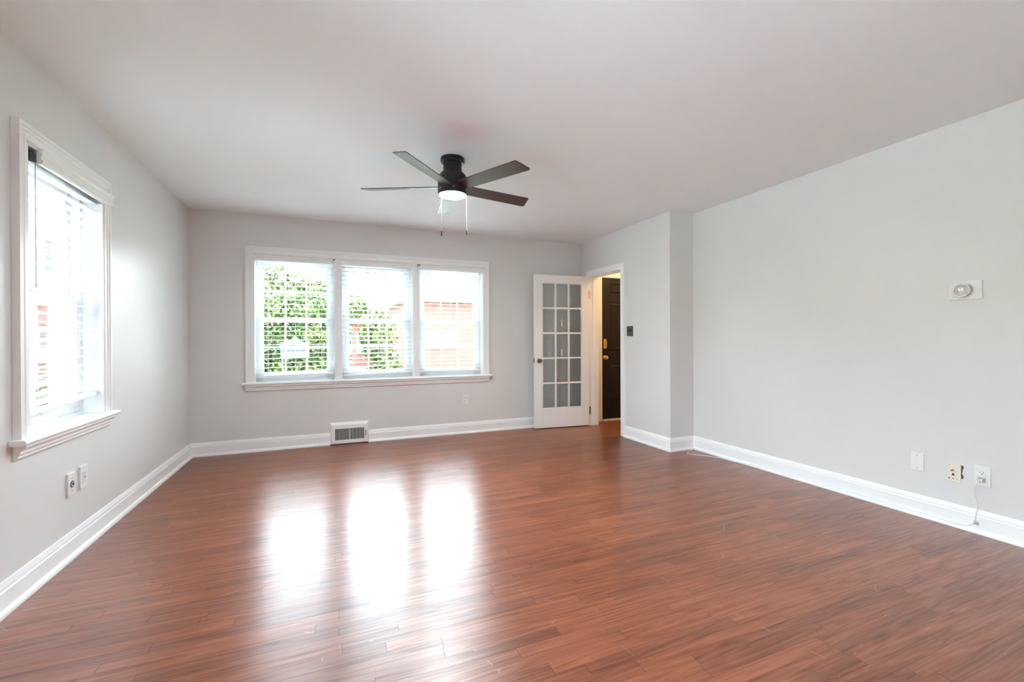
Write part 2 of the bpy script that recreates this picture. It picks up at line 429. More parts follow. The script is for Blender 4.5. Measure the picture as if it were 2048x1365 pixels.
struct(mb.build('wall_back', 'wall'), 'greige wall with the triple window', 'wall')
mb = wall_holes(lambda a, w, z: (R1 + w, a, z), YC + 0.12, D, 0, H, 0.0, 0.12, [(4.445, 5.185, 0.0, 2.062)])
struct(mb.build('wall_doorway', 'wall'), 'pale wall around the doorway to the hall', 'wall')
mb = MB(); mb.box(R1, HX, YC, YC + 0.12, 0, H)
struct(mb.build('wall_jog', 'wall'), 'narrow shaded wall return between doorway wall and long right wall', 'wall')
mb = MB(); mb.box(R2, R2 + 0.12, REAR, YC, 0, H)
struct(mb.build('wall_right', 'wall'), 'long bright bare wall with the thermostat', 'wall')
mb = MB(); mb.box(HX, HX + 0.1, YC, D, 0, H)
struct(mb.build('wall_hall', 'wall'), 'far wall of the entry hall', 'wall')
mb = wall_holes(lambda a, w, z: (a, REAR - w, z), L, R2 + 0.12, 0, H, 0, 0.15, [])
struct(mb.build('wall_rear', 'wall'), 'plain wall behind the viewpoint', 'wall')

# baseboards: profile (thickness, height) with shoe moulding
BASE = [(0, 0), (0.030, 0), (0.030, 0.008), (0.027, 0.018), (0.020, 0.026), (0.0155, 0.028), (0.0155, 0.100), (0.012, 0.106),
        (0.012, 0.116), (0.0075, 0.128), (0.004, 0.138), (0, 0.140)]


def base(name, p0, p1, nrm, m0, m1, label):
    p0, p1, nrm = Vector(p0), Vector(p1), Vector(nrm); d = (p1 - p0).normalized(); ln = (p1 - p0).length
    mb = MB()
    mb.extrude(BASE, 0, ln, lambda a, p, q: (*(p0 + d * a + nrm * p), q), m0, m1)
    return struct(mb.build(name, 'trim'), label, 'baseboard')


base('baseboard_left', (L, REAR), (L, D), (1, 0), 0, 1, 'white baseboard along the left window wall')
base('baseboard_back_left', (L, D), (-0.002, D), (0, -1), 1, 0, 'white baseboard between the left corner and the floor vent')
base('baseboard_back_right', (0.412, D), (R1, D), (0, -1), 0, 1, 'white baseboard from the vent to behind the glass door')
base('baseboard_doorway', (R1, 4.384), (R1, YC), (-1, 0), 0, -1, 'white baseboard beside the doorway')
base('baseboard_jog', (R1, YC), (R2, YC), (0, -1), -1, 1, 'short white baseboard on the wall return')
base('baseboard_right', (R2, YC), (R2, REAR), (-1, 0), 1, 0, 'white baseboard along the long bare right wall')

# ------------------------------------------------------------------ windows
CAS = [(0, 0), (0.022, 0), (0.0225, 0.020), (0.019, 0.024), (0.019, 0.038), (0.024, 0.042), (0.024, 0.060), (0.030, 0.062), (0.030, 0.080), (0, 0.080)]


def casing_frame(T, a0, a1, z0, z1, wd, name, label, cat, mull=(), stool_over=0.03):
    """moulded casing round an opening: sides and head (mitred), lining, stool and apron; a thing made of parts"""
    c = T(a0, 0, 0); root = empty(name, (c[0], c[1], z0)); struct(root, label, cat)
    s = wd / 0.080
    pr = [(q * s, p) for p, q in CAS]          # (across, thickness)
    mb = MB(T)
    mb.extrude([(p, q) for p, q in pr], z0, z1, lambda a, p, q: (a0 - p, -q, a), 0, -1)
    mb.extrude([(p, q) for p, q in pr], z0, z1, lambda a, p, q: (a1 + p, -q, a), 0, -1)
    mb.extrude([(p, q) for p, q in pr], a0, a1, lambda a, p, q: (a, -q, z1 + p), -1, -1)
    mb.build('casing', 'trim', root)
    mb = MB(T)
    mb.box(a0 - 0.001, a0 + 0.018, -0.018, 0.19, z0, z1); mb.box(a1 - 0.018, a1 + 0.001, -0.018, 0.19, z0, z1)
    mb.box(a0, a1, -0.018, 0.19, z1 - 0.018, z1 + 0.001)
    mb.build('jamb_lining', 'trim', root, 0.0015)
    for m0, m1 in mull:
        mb = MB(T)
        mb.box(m0, m1, -0.020, 0.19, z0, z1 - 0.018)
        w = m1 - m0
        mb.box(m0 + w * 0.10, m0 + w * 0.22, -0.026, -0.018, z0, z1 - 0.02); mb.box(m0 + w * 0.38, m0 + w * 0.62, -0.029, -0.018, z0, z1 - 0.02)
        mb.box(m0 + w * 0.78, m0 + w * 0.90, -0.026, -0.018, z0, z1 - 0.02)
        mb.build('mullion', 'trim', root, 0.001)
    # stool with rounded nose, apron with an ogee
    b0, b1 = a0 - wd - stool_over, a1 + wd + stool_over
    mb = MB(T)
    nose = [(0.19, z0), (-0.052, z0), (-0.060, z0 - 0.006), (-0.062, z0 - 0.013), (-0.058, z0 - 0.021), (-0.050, z0 - 0.025), (0.19, z0 - 0.025)]
    mb.box(a0 + 0.001, a1 - 0.001, 0.0, 0.19, z0 - 0.025, z0)
    mb.extrude(nose[1:6] + [(-0.001, z0 - 0.025), (-0.001, z0)], b0, b1, lambda a, p, q: (a, p, q))
    mb.build('sill', 'trim', root)
    mb = MB(T); t = z0 - 0.025
    mb.extrude([(-0.001, t), (-0.046, t), (-0.046, t - 0.012), (-0.036, t - 0.024), (-0.026, t - 0.030), (-0.026, t - 0.040), (-0.019, t - 0.052),
                (-0.019, t - 0.060), (-0.012, t - 0.068), (-0.001, t - 0.070)], a0 - wd, a1 + wd, lambda a, p, q: (a, p, q))
    mb.build('apron', 'trim', root)
    return root


def window_unit(T, a0, a1, z0, z1, name, label):
    """a double-hung sash window, each sash three panes wide and two high, behind a fixed frame"""
    c = T((a0 + a1) / 2, 0.12, 0); root = empty(name, (c[0], c[1], z0)); struct(root, label, 'window')
    mb = MB(T); fw = 0.032
    mb.box(a0, a0 + fw, 0.078, 0.185, z0, z1); mb.box(a1 - fw, a1, 0.078, 0.185, z0, z1)
    mb.box(a0 + fw, a1 - fw, 0.078, 0.185, z1 - 0.03, z1); mb.box(a0 + fw, a1 - fw, 0.078, 0.185, z0, z0 + 0.022)
    mb.box(a0 + fw, a0 + fw + 0.006, 0.118, 0.122, z0, z1); mb.box(a1 - fw - 0.006, a1 - fw, 0.118, 0.122, z0, z1)
    mb.build('frame', 'vinyl', root, 0.0015)
    zm = 1.408
    for nm, s0, s1, w0, w1, bot, top in (('upper_sash', zm - 0.022, z1 - 0.03, 0.126, 0.156, 0.044, 0.055), ('lower_sash', z0 + 0.022, zm + 0.022, 0.084, 0.114, 0.075, 0.044)):
        mb = MB(T); x0, x1 = a0 + fw, a1 - fw; st = 0.048
        mb.box(x0, x0 + st, w0, w1, s0, s1); mb.box(x1 - st, x1, w0, w1, s0, s1)
        mb.box(x0 + st, x1 - st, w0, w1, s0, s0 + bot); mb.box(x0 + st, x1 - st, w0, w1, s1 - top, s1)
        gx0, gx1, gz0, gz1 = x0 + st, x1 - st, s0 + bot, s1 - top
        wm = (w0 + w1) / 2
        for k in (1, 2):
            x = gx0 + (gx1 - gx0) * k / 3; mb.box(x - 0.009, x + 0.009, wm - 0.008, wm + 0.008, gz0, gz1)
        zc = (gz0 + gz1) / 2; mb.box(gx0, gx1, wm - 0.0085, wm + 0.0085, zc - 0.009, zc + 0.009)
        sash = mb.build(nm, 'vinyl', root, 0.002)
        mb = MB(T); mb.box(gx0 - 0.004, gx1 + 0.004, wm - 0.002, wm + 0.002, gz0 - 0.004, gz1 + 0.004)
        mb.build('glass_pane', 'glass', sash)
        if nm == 'lower_sash':
            mb = MB(T); xc = (x0 + x1) / 2; mb.box(xc - 0.03, xc + 0.03, w0 + 0.002, w1 - 0.002, s1, s1 + 0.014)
            mb.build('sash_lock', 'vinyl', sash, 0.003)
    return root


def blind(T, a0, a1, zt, zb, label, tilt0, tilt1, wand_a, wand_z, va0, va1, zbl=0.0, zbr=0.0, lift=True, vw=-0.031, broken=False, cord_a=None):
    """two-inch slat blind: headrail, moulded valance, slats, bottom rail, ladder cords, wand"""
    c = T((a0 + a1) / 2, 0.03, 0); root = empty('window_blind', (c[0], c[1], zb))
    tag(root, label, 'window blind', 'white slat blinds in the windows')
    mb = MB(T); mb.box(a0, a1, 0.008, 0.060, zt - 0.052, zt - 0.006)
    hr = mb.build('headrail', 'steel' if broken else 'blind', root, 0.002)
    # valance
    mb = MB(T)
    vp = [(vw + 0.018, zt - 0.065), (vw + 0.002, zt - 0.065), (vw - 0.006, zt - 0.058), (vw - 0.006, zt - 0.046), (vw + 0.001, zt - 0.040), (vw + 0.001, zt - 0.030),
          (vw - 0.003, zt - 0.027), (vw - 0.003, zt - 0.014), (vw + 0.001, zt - 0.010), (vw - 0.009, zt + 0.002), (vw - 0.009, zt + 0.010), (vw + 0.018, zt + 0.010)]
    mb.extrude(vp, va0, va1, lambda a, p, q: (a, p, q))
    mb.build('valance', 'blind', root)
    # slats
    ztop, zlow = zt - 0.066, zb + 0.020
    n = max(2, int(round((ztop - zlow) / 0.0495))); mb = MB(T)
    hw = 0.0248; wc = 0.033
    for i in range(n):
        t = i / (n - 1); z = ztop - 0.012 - (ztop - 0.012 - zlow - 0.018) * t
        tl = math.radians(tilt0 + (tilt1 - tilt0) * t); dz = (zbl * (1 - 0) , zbr)
        prof = []
        for s_ in (-1, -0.5, 0, 0.5, 1): prof.append((s_ * hw, 0.0020 + 0.0018 * (1 - s_ * s_)))
        for s_ in (1, 0.5, 0, -0.5, -1): prof.append((s_ * hw, -0.0013 + 0.0018 * (1 - s_ * s_)))
        pp = [(wc + p * math.cos(tl) - q * math.sin(tl), p * math.sin(tl) + q * math.cos(tl)) for p, q in prof]
        e = (0.004 * t, 0.004 * t)
        k = len(pp)
        sag0, sag1 = zbl * t ** 3, zbr * t ** 3
        v = [(a0 + 0.004, p, z + q + sag0) for p, q in pp] + [(a1 - 0.004, p, z + q + sag1) for p, q in pp]
        mb.add(v, [(j, (j + 1) % k, (j + 1) % k + k, j + k) for j in range(k)] + [tuple(range(k)), tuple(range(2 * k - 1, k - 1, -1))])
    mb.build('slats', 'slat', root)
    mb = MB(T)
    v = [(a, w, z + dz_) for a, dz_ in ((a0 + 0.002, zbl), (a1 - 0.002, zbr)) for w in (wc - 0.026, wc + 0.026) for z in (zb - 0.010, zb + 0.009)]
    mb.add(v, [(0, 1, 3, 2), (4, 6, 7, 5), (0, 4, 5, 1), (2, 3, 7, 6), (0, 2, 6, 4), (1, 5, 7, 3)])
    br = mb.build('bottom_rail', 'blind', root, 0.003)
    W = a1 - a0
    for fr_ in (0.16, 0.5, 0.84):
        mb = MB(T); x = a0 + W * fr_
        zz = zb + zbl * (1 - fr_) + zbr * fr_
        for w in (wc - 0.027, wc + 0.027): mb.box(x - 0.0007, x + 0.0007, w - 0.0006, w + 0.0006, zz, zt - 0.05)
        mb.build('ladder_cord', 'cord', root)
    mb = MB(T)
    mb.lathe([(0.0034, 0), (0.0034, zt - 0.075 - wand_z), (0.002, zt - 0.060 - wand_z)], (wand_a, -0.004, wand_z), 'z', 8)
    mb.lathe([(0.0055, 0), (0.0055, 0.018)], (wand_a, -0.004, wand_z - 0.004), 'z', 8)
    mb.build('tilt_wand', 'wand', root)
    if cord_a is not None:
        mb = MB(T); mb.box(cord_a - 0.0012, cord_a + 0.0012, -0.006, -0.0035, zb + 0.03, zt - 0.06)
        mb.build('lift_cord', 'cord', root)
    return root, br


ZS, ZH = 0.738, 2.12
casing_frame(TB, -0.755, 1.835, ZS, ZH, 0.066, 'trim_1', 'white moulded surround, sill and mullions of the triple window', 'window trim',
             mull=((0.047, 0.132), (0.925, 1.010)))
casing_frame(TL, 2.745, 3.505, ZS, ZH, 0.070, 'trim_2', 'white moulded surround and sill of the tall side window', 'window trim', stool_over=0.03)
window_unit(TB, -0.747, 0.047, ZS, ZH - 0.018, 'window_1', 'leftmost sash of the triple window, with the hedge behind it')
window_unit(TB, 0.132, 0.925, ZS, ZH - 0.018, 'window_2', 'middle sash of the triple window')
window_unit(TB, 1.010, 1.817, ZS, ZH - 0.018, 'window_3', 'rightmost sash of the triple window, brick houses behind it')
window_unit(TL, 2.763, 3.487, ZS, ZH - 0.018, 'window_4', 'tall double-hung window alone in the left wall')
casing_frame(TL, -0.80, 1.2, ZS, ZH, 0.070, 'trim_added_5', 'white surround of an unseen side window added for more daylight', 'window trim', mull=((0.16, 0.24),))  # unseen window, added beside the viewpoint to brighten the room
window_unit(TL, -0.782, 0.16, ZS, ZH - 0.018, 'window_added_5', 'nearer sash of the unseen side window added for more daylight')
window_unit(TL, 0.24, 1.182, ZS, ZH - 0.018, 'window_added_6', 'farther sash of the unseen side window added for more daylight')

b1, _ = blind(TB, -0.743, 0.040, 2.105, 0.800, 'white slat blind with flat open slats over the hedge view', 2, 0, -0.650, 1.43, -0.752, 0.035, zbl=-0.004, zbr=0.012, cord_a=None)
blind(TB, 0.138, 0.920, 2.105, 0.800, 'white slat blind half closed, middle one of the triple window', 22, 4, 0.240, 1.46, 0.105, 0.922, zbl=-0.020, zbr=0.004)
b3, _ = blind(TB, 1.016, 1.812, 2.105, 0.800, 'white slat blind over the window nearest the glass door, brick houses behind', 4, 2, 1.140, 1.455, 1.018, 1.862, cord_a=1.790)
for par, (x0, x1) in ((b1, (0.037, 0.058)), (b3, (0.985, 1.016))):
    mb = MB(TB); mb.box(x0, x1, -0.030, -0.022, 2.088, 2.100); mb.box(x0, x0 + 0.004, -0.030, -0.022, 2.060, 2.088)
    mb.build('bracket', 'greymetal', par)  # added dark pieces standing in for the shaded gaps at the mullion tops
bl, rail = blind(TL, 2.768, 3.482, 2.105, 0.855, 'white slat blind in the tall side window, its valance broken off at one end', 4, -2, 2.845, 1.445, 2.835, 3.600, zbl=-0.035, zbr=0.010, broken=True)
# knotted ladder ends under the side window's rail
for fr_ in (0.16, 0.5, 0.84):
    a = 2.768 + 0.714 * fr_; zr = 0.855 - 0.035 * (1 - fr_) + 0.010 * fr_
    mb = MB(TL)
    for k in range(3):
        pts = smooth_path([(a - 0.03 + 0.02 * k, -0.000, zr - 0.004 + 0.004 * k), (a - 0.01, -0.004, zr + 0.004), (a + 0.012, -0.004, zr - 0.006 - 0.003 * k),
                           (a + 0.03 + 0.012 * k, -0.002, zr + 0.002 - 0.006 * k)], 5)
        mb.tube(pts, 0.0013, 6)
    mb.build('knotted_cord', 'cord', rail)
mb = MB(TL)
mb.tube(smooth_path([(2.80, 0.004, 0.812), (2.90, -0.012, 0.790), (3.00, -0.016, 0.792), (3.12, -0.008, 0.812), (3.25, -0.002, 0.838)], 6), 0.0016, 6)
mb.build('slack_cord', 'cord', rail)
# headrail end bracket of the side blind, exposed where the valance is gone
mb = MB(TL)
mb.box(2.768, 2.775, -0.012, 0.07, 2.035, 2.098); mb.box(2.768, 2.833, -0.012, 0.07, 2.090, 2.098); mb.box(2.800, 2.833, -0.006, 0.006, 2.045, 2.088)
mb.build('bracket', 'greymetal', bl, 0.001)

# ------------------------------------------------------------------ doorway, French door, entry door
root = empty('trim_3', (R1, 4.445, 0)); struct(root, 'white painted casing and jamb of the doorway to the hall', 'door trim')
TD = lambda a, w, z: (R1 + w, a, z)
mb = MB(TD)
cp = [(0, 0), (0.060, 0), (0.060, 0.020), (0.052, 0.020), (0.046, 0.015), (0.010, 0.013), (0.004, 0.017), (0, 0.017)]
mb.extrude(cp, 0, 2.062, lambda a, p, q: (4.445 - p, -q, a), 0, -1)
mb.extrude(cp, 0, 2.062, lambda a, p, q: (5.185 + p, -q, a), 0, -1)
mb.extrude(cp, 4.445, 5.185, lambda a, p, q: (a, -q, 2.062 + p), -1, -1)
mb.build('casing', 'trim', root)
mb = MB(TD)
mb.box(4.445, 4.463, -0.016, 0.136, 0, 2.062); mb.box(5.167, 5.185, -0.016, 0.136, 0, 2.062); mb.box(4.463, 5.167, -0.016, 0.136, 2.044, 2.062)
mb.build('jamb', 'trim', root, 0.001)
mb = MB(TD)
mb.box(4.463, 4.474, 0.045, 0.080, 0, 2.044); mb.box(5.156, 5.167, 0.045, 0.080, 0, 2.044); mb.box(4.474, 5.156, 0.045, 0.080, 2.033, 2.044)
mb.build('door_stop', 'trim', root, 0.001)
mb = MB(TD)
mb.extrude(cp, 0, 2.062, lambda a, p, q: (4.445 - p, 0.12 + q, a), 0, -1)
mb.extrude(cp, 0, 2.062, lambda a, p, q: (5.185 + p, 0.12 + q, a), 0, -1)
mb.extrude(cp, 4.445, 5.185, lambda a, p, q: (a, 0.12 + q, 2.062 + p), -1, -1)
mb.build('hall_casing', 'trim', root)

# French door, open flat against the front wall; local x runs from the hinge to the free edge, y = towards the room
hx, hy = 3.283, 5.168; fx_, fy_ = 2.492, 5.243
ang = math.atan2(fy_ - hy, fx_ - hx)
fd = empty('door_1', (hx, hy, 0), ang); struct(fd, 'white fifteen-pane glass door standing open against the front wall', 'door')
DW, DZ0, DZ1 = 0.795, 0.012, 2.045
mb = MB(); y0, y1 = -0.020, 0.020
gx = (0.112, 0.683); gz = (0.268, 1.938)
mb.box(0.0, gx[0], y0, y1, DZ0, DZ1); mb.box(gx[1], DW, y0, y1, DZ0, DZ1)
mb.box(gx[0], gx[1], y0, y1, DZ0, gz[0]); mb.box(gx[0], gx[1], y0, y1, gz[1], DZ1)
mb.build('door_leaf', 'trim', fd, 0.0015, local=True)
mb = MB()
for k in (1, 2):
    x = gx[0] + (gx[1] - gx[0]) * k / 3; mb.box(x - 0.012, x + 0.012, -0.015, 0.015, gz[0], gz[1])
for k in (1, 2, 3, 4):
    z = gz[0] + (gz[1] - gz[0]) * k / 5; mb.box(gx[0], gx[1], -0.0145, 0.0145, z - 0.012, z + 0.012)
for (a, b) in ((gx[0], gx[0] + 0.008), (gx[1] - 0.008, gx[1])): mb.box(a, b, -0.014, 0.014, gz[0], gz[1])
for (a, b) in ((gz[0], gz[0] + 0.008), (gz[1] - 0.008, gz[1])): mb.box(gx[0], gx[1], -0.0138, 0.0138, a, b)
mb.build('muntins', 'trim', fd, 0.003, local=True)
mb = MB(); mb.box(gx[0] + 0.002, gx[1] - 0.002, -0.0015, 0.0015, gz[0] + 0.002, gz[1] - 0.002); gp = mb.build('glass_pane', 'glass', fd, local=True)
pw = (gx[1] - gx[0]) / 3; ph = (gz[1] - gz[0]) / 5
for z in (gz[0] + ph * 3 + 0.095, gz[0] + ph * 2 + 0.030):
    mb = MB(); xx = gx[0] + pw * 1.52; mb.box(xx - 0.011, xx + 0.011, 0.0016, 0.006, z, z + 0.088)
    mb.build('white_strip', 'plate', gp, 0.002, local=True)  # small white strip on the glass
for sgn, nm in ((1, 'door_knob'), (-1, 'door_knob')):
    mb = MB(); k = sgn
    mb.lathe([(0.030, 0.020 * k), (0.030, 0.025 * k), (0.024, 0.029 * k), (0.011, 0.032 * k), (0.010, 0.042 * k), (0.018, 0.047 * k), (0.026, 0.055 * k), (0.027, 0.064 * k), (0.022, 0.071 * k), (0.010, 0.074 * k)],
             (DW - 0.062, 0, 0.905), 'y', 28)
    mb.build(nm, 'agedbrass', fd, local=True)
mb = MB(); mb.box(DW, DW + 0.002, -0.012, 0.012, 0.87, 0.94); mb.box(DW + 0.002, DW + 0.010, -0.006, 0.006, 0.893, 0.917)
mb.build('latch', 'agedbrass', fd, local=True)
for z, mm in ((1.80, 'brass'), (0.215, 'agedbrass')):
    mb = MB()
    mb.lathe([(0.0065, 0), (0.0065, 0.09)], (-0.010, 0.022, z - 0.045), 'z', 12)
    mb.lathe([(0.004, -0.004), (0.0075, 0), (0.0075, 0.004)], (-0.010, 0.022, z - 0.051), 'z', 12); mb.lathe([(0.0075, 0), (0.004, 0.006)], (-0.010, 0.022, z + 0.046), 'z', 12)
    mb.box(-0.010, 0.004, 0.0195, 0.0225, z - 0.045, z + 0.045)
    mb.build('hinge', mm, fd, local=True)

# entry door at the end of the hall
YE = D + 0.02
ed = empty('door_2', (3.632, YE, 0)); struct(ed, 'black six-panel front door seen through the doorway', 'door')
mb = MB(); x0, x1, zt = 3.632, 4.535, 2.085
cols = ((3.790, 4.040), (4.130, 4.380)); rows = ((0.28, 0.82), (1.00, 1.73), (1.85, 2.00))
mb.box(x0, x1, YE + 0.012, YE + 0.045, 0.022, zt)
xs = [x0, cols[0][0], cols[0][1], cols[1][0], cols[1][1], x1]
for a, b in ((xs[0], xs[1]), (xs[2], xs[3]), (xs[4], xs[5])): mb.box(a, b, YE, YE + 0.012, 0.022, zt)
zz = [0.022, rows[0][0], rows[0][1], rows[1][0], rows[1][1], rows[2][0], rows[2][1], zt]
for c0, c1 in cols:
    for a, b in ((zz[0], zz[1]), (zz[2], zz[3]), (zz[4], zz[5]), (zz[6], zz[7])): mb.box(c0, c1, YE, YE + 0.012, a, b)
mb.build('door_leaf', 'doorblack', ed, 0.003)
for c0, c1 in cols:
    for a, b in rows:
        mb = MB(); g = 0.016; h = 0.034
        v = [(c0 + g, YE + 0.012, a + g), (c1 - g, YE + 0.012, a + g), (c1 - g, YE + 0.012, b - g), (c0 + g, YE + 0.012, b - g),
             (c0 + h, YE + 0.003, a + h), (c1 - h, YE + 0.003, a + h), (c1 - h, YE + 0.003, b - h), (c0 + h, YE + 0.003, b - h)]
        mb.add(v, [(0, 1, 5, 4), (1, 2, 6, 5), (2, 3, 7, 6), (3, 0, 4, 7), (4, 5, 6, 7), (0, 3, 2, 1)])
        mb.build('raised_panel', 'doorblack', ed)
mb = MB()
mb.lathe([(0.032, 0), (0.032, -0.006), (0.026, -0.010), (0.012, -0.014), (0.011, -0.026), (0.020, -0.031), (0.028, -0.042), (0.027, -0.054), (0.015, -0.062)], (3.700, YE, 0.918), 'y', 28)
mb.build('door_knob', 'brass', ed)
mb = MB()
pts = []
for i in range(24):
    a = 2 * math.pi * i / 24; pts.append((3.700 + 0.030 * math.cos(a), 1.118 + (0.045 if math.sin(a) >= 0 else -0.045) + 0.030 * math.sin(a)))
n = len(pts); v = [(x, YE, z) for x, z in pts] + [(x, YE - 0.012, z) for x, z in pts] + [(3.700 + (x - 3.700) * 0.78, YE - 0.020, 1.118 + (z - 1.118) * 0.88) for x, z in pts]
mb.add(v, [(i, (i + 1) % n, (i + 1) % n + n, i + n) for i in range(n)] + [(i + n, (i + 1) % n + n, (i + 1) % n + 2 * n, i + 2 * n) for i in range(n)] + [tuple(range(2 * n, 3 * n)), tuple(range(n))])
db = mb.build('deadbolt', 'brass', ed, 0.001)
mb = MB(); mb.lathe([(0.012, -0.020), (0.012, -0.026), (0.007, -0.028)], (3.703, YE, 1.083), 'y', 16); mb.box(3.699, 3.707, YE - 0.040, YE - 0.026, 1.068, 1.098)
mb.build('thumb_turn', 'brass', db)
root = empty('trim_4', (3.6, D, 0)); struct(root, 'warm-lit white casing round the black front door', 'door trim')
mb = MB(); mb.box(3.565, 3.632, D - 0.018, D, 0, 2.16); mb.box(4.535, 4.60, D - 0.018, D, 0, 2.16); mb.box(3.632, 4.535, D - 0.018, D, 2.088, 2.16)
mb.build('casing', 'trim', root, 0.003)
mb = MB(); mb.box(3.628, 4.54, YE - 0.07, YE + 0.05, 0.0, 0.020); mb.build('threshold', 'oak', root, 0.005)
base('baseboard_hall', (4.60, D), (HX, D), (0, -1), 0, 0, 'white baseboard in the entry hall')

# hall ceiling lamp
hl = empty('ceiling_lamp', (4.15, 4.55, H)); tag(hl, 'warm glass dome lamp on the hall ceiling beyond the doorway', 'ceiling lamp')
mb = MB(); mb.lathe([(0.15, 0), (0.15, -0.025), (0.14, -0.03)], (4.15, 4.55, H), 'z', 32); mb.build('lamp_base', 'brass', hl)
mb = MB(); mb.lathe([(0.135, -0.03), (0.13, -0.06), (0.10, -0.095), (0.05, -0.115), (0.01, -0.12)], (4.15, 4.55, H), 'z', 32); mb.build('lamp_shade', 'halllamp', hl)

# ------------------------------------------------------------------ floor vent
vt = empty('floor_register', (0.205, D, 0)); tag(vt, 'white slotted heating vent low on the wall under the triple window', 'air vent')
mb = MB()
vx0, vx1, vz0, vz1 = -0.002, 0.412, 0.006, 0.250
fx0, fx1, fz0, fz1 = 0.018, 0.392, 0.014, 0.222
# sloped outer flange
v = [(vx0, D, vz0), (vx1, D, vz0), (vx1, D, vz1), (vx0, D, vz1), (fx0, D - 0.036, fz0), (fx1, D - 0.036, fz0), (fx1, D - 0.036, fz1), (fx0, D - 0.036, fz1),
     (0.050, D - 0.036, 0.050), (0.364, D - 0.036, 0.050), (0.364, D - 0.036, 0.180), (0.050, D - 0.036, 0.180),
     (0.050, D - 0.024, 0.050), (0.364, D - 0.024, 0.050), (0.364, D - 0.024, 0.180), (0.050, D - 0.024, 0.180)]
mb.add(v, [(0, 1, 5, 4), (1, 2, 6, 5), (2, 3, 7, 6), (3, 0, 4, 7), (4, 5, 9, 8), (5, 6, 10, 9), (6, 7, 11, 10), (7, 4, 8, 11),
           (8, 9, 13, 12), (9, 10, 14, 13), (10, 11, 15, 14), (11, 8, 12, 15)])
mb.build('frame', 'trim', vt)
mb = MB(); mb.box(0.050, 0.364, D - 0.012, D - 0.009, 0.050, 0.180); mb.build('duct_opening', 'dark', vt)
mb = MB(); n = 22
for i in range(n + 1):
    x = 0.050 + 0.314 * i / n; w = 0.0040
    if abs(i - n / 2) < 0.6: w = 0.008
    mb.box(x - w / 2, x + w / 2, D - 0.035, D - 0.014, 0.050, 0.180)
mb.build('louvre_bars', 'trim', vt)
mb = MB(); mb.box(0.376, 0.381, D - 0.044, D - 0.036, 0.085, 0.150); mb.build('damper_lever', 'greymetal', vt, 0.001)

# ------------------------------------------------------------------ wall plates
TRW = lambda a, w, z: (R2 - w, a, z)         # right wall: a = y, w = out of wall into the room
TLW = lambda a, w, z: (L + w, a, z)
TBW = lambda a, w, z: (a, D - w, z)
TDW = lambda a, w, z: (R1 - w, a, z)


def plate(T, name, a, z, wd, ht, label, cat, m='plate', th=0.006, group=None):
    c = T(a, 0, z); root = empty(name, c); tag(root, label, cat, group)
    mb = MB(T); mb.box(a - wd / 2, a + wd / 2, 0, th, z - ht / 2, z + ht / 2); mb.build('cover_plate', m, root, 0.0022, seg=3)
    return root


def screws(T, root, pts, th, m='plate'):
    for a, z in pts:
        mb = MB(T)
        v = []; n = 12
        for k in range(n): v.append((a + 0.0035 * math.cos(2 * math.pi * k / n), th - 0.001, z + 0.0035 * math.sin(2 * math.pi * k / n)))
        for k in range(n): v.append((a + 0.003 * math.cos(2 * math.pi * k / n), th + 0.0012, z + 0.003 * math.sin(2 * math.pi * k / n)))
        mb.add(v, [(i, (i + 1) % n, (i + 1) % n + n, i + n) for i in range(n)] + [tuple(range(n, 2 * n))])
        mb.build('screw', m, root)


def disc(T, mb, a, z, r0, r1, w0, w1, n=24, squash=None):
    v = []
    for rr, w in ((r0, w0), (r1, w1)):
        for k in range(n):
            t = 2 * math.pi * k / n; x, y = rr * math.cos(t), rr * math.sin(t)
            if squash: y = max(-squash, min(squash, y))
            v.append((a + x, w, z + y))
    mb.add(v, [(i, (i + 1) % n, (i + 1) % n + n, i + n) for i in range(n)] + [tuple(range(n, 2 * n)), tuple(range(n))], True)


def duplex(T, root, a, z, th=0.006, faces=(0.0195, -0.0195)):
    for dz in faces:
        mb = MB(T); disc(T, mb, a, z + dz, 0.0172, 0.0168, th - 0.001, th + 0.002, 28, 0.0135); fc = mb.build('socket_face', 'plate', root)
        mb = MB(T)
        mb.box(a - 0.0075, a - 0.0050, th + 0.0018, th + 0.0023, z + dz - 0.001, z + dz + 0.007)
        mb.box(a + 0.0050, a + 0.0075, th + 0.0018, th + 0.0023, z + dz - 0.000, z + dz + 0.006)
        disc(T, mb, a, z + dz - 0.007, 0.0026, 0.0026, th + 0.0018, th + 0.0023, 12)
        mb.build('slots', 'dark', fc)
    screws(T, root, [(a, z)], th + 0.001)


# front wall duplex
p = plate(TBW, 'wall_outlet', 1.584, 0.430, 0.072, 0.118, 'white double outlet on the front wall under the triple window', 'outlet')
duplex(TBW, p, 1.584, 0.430)
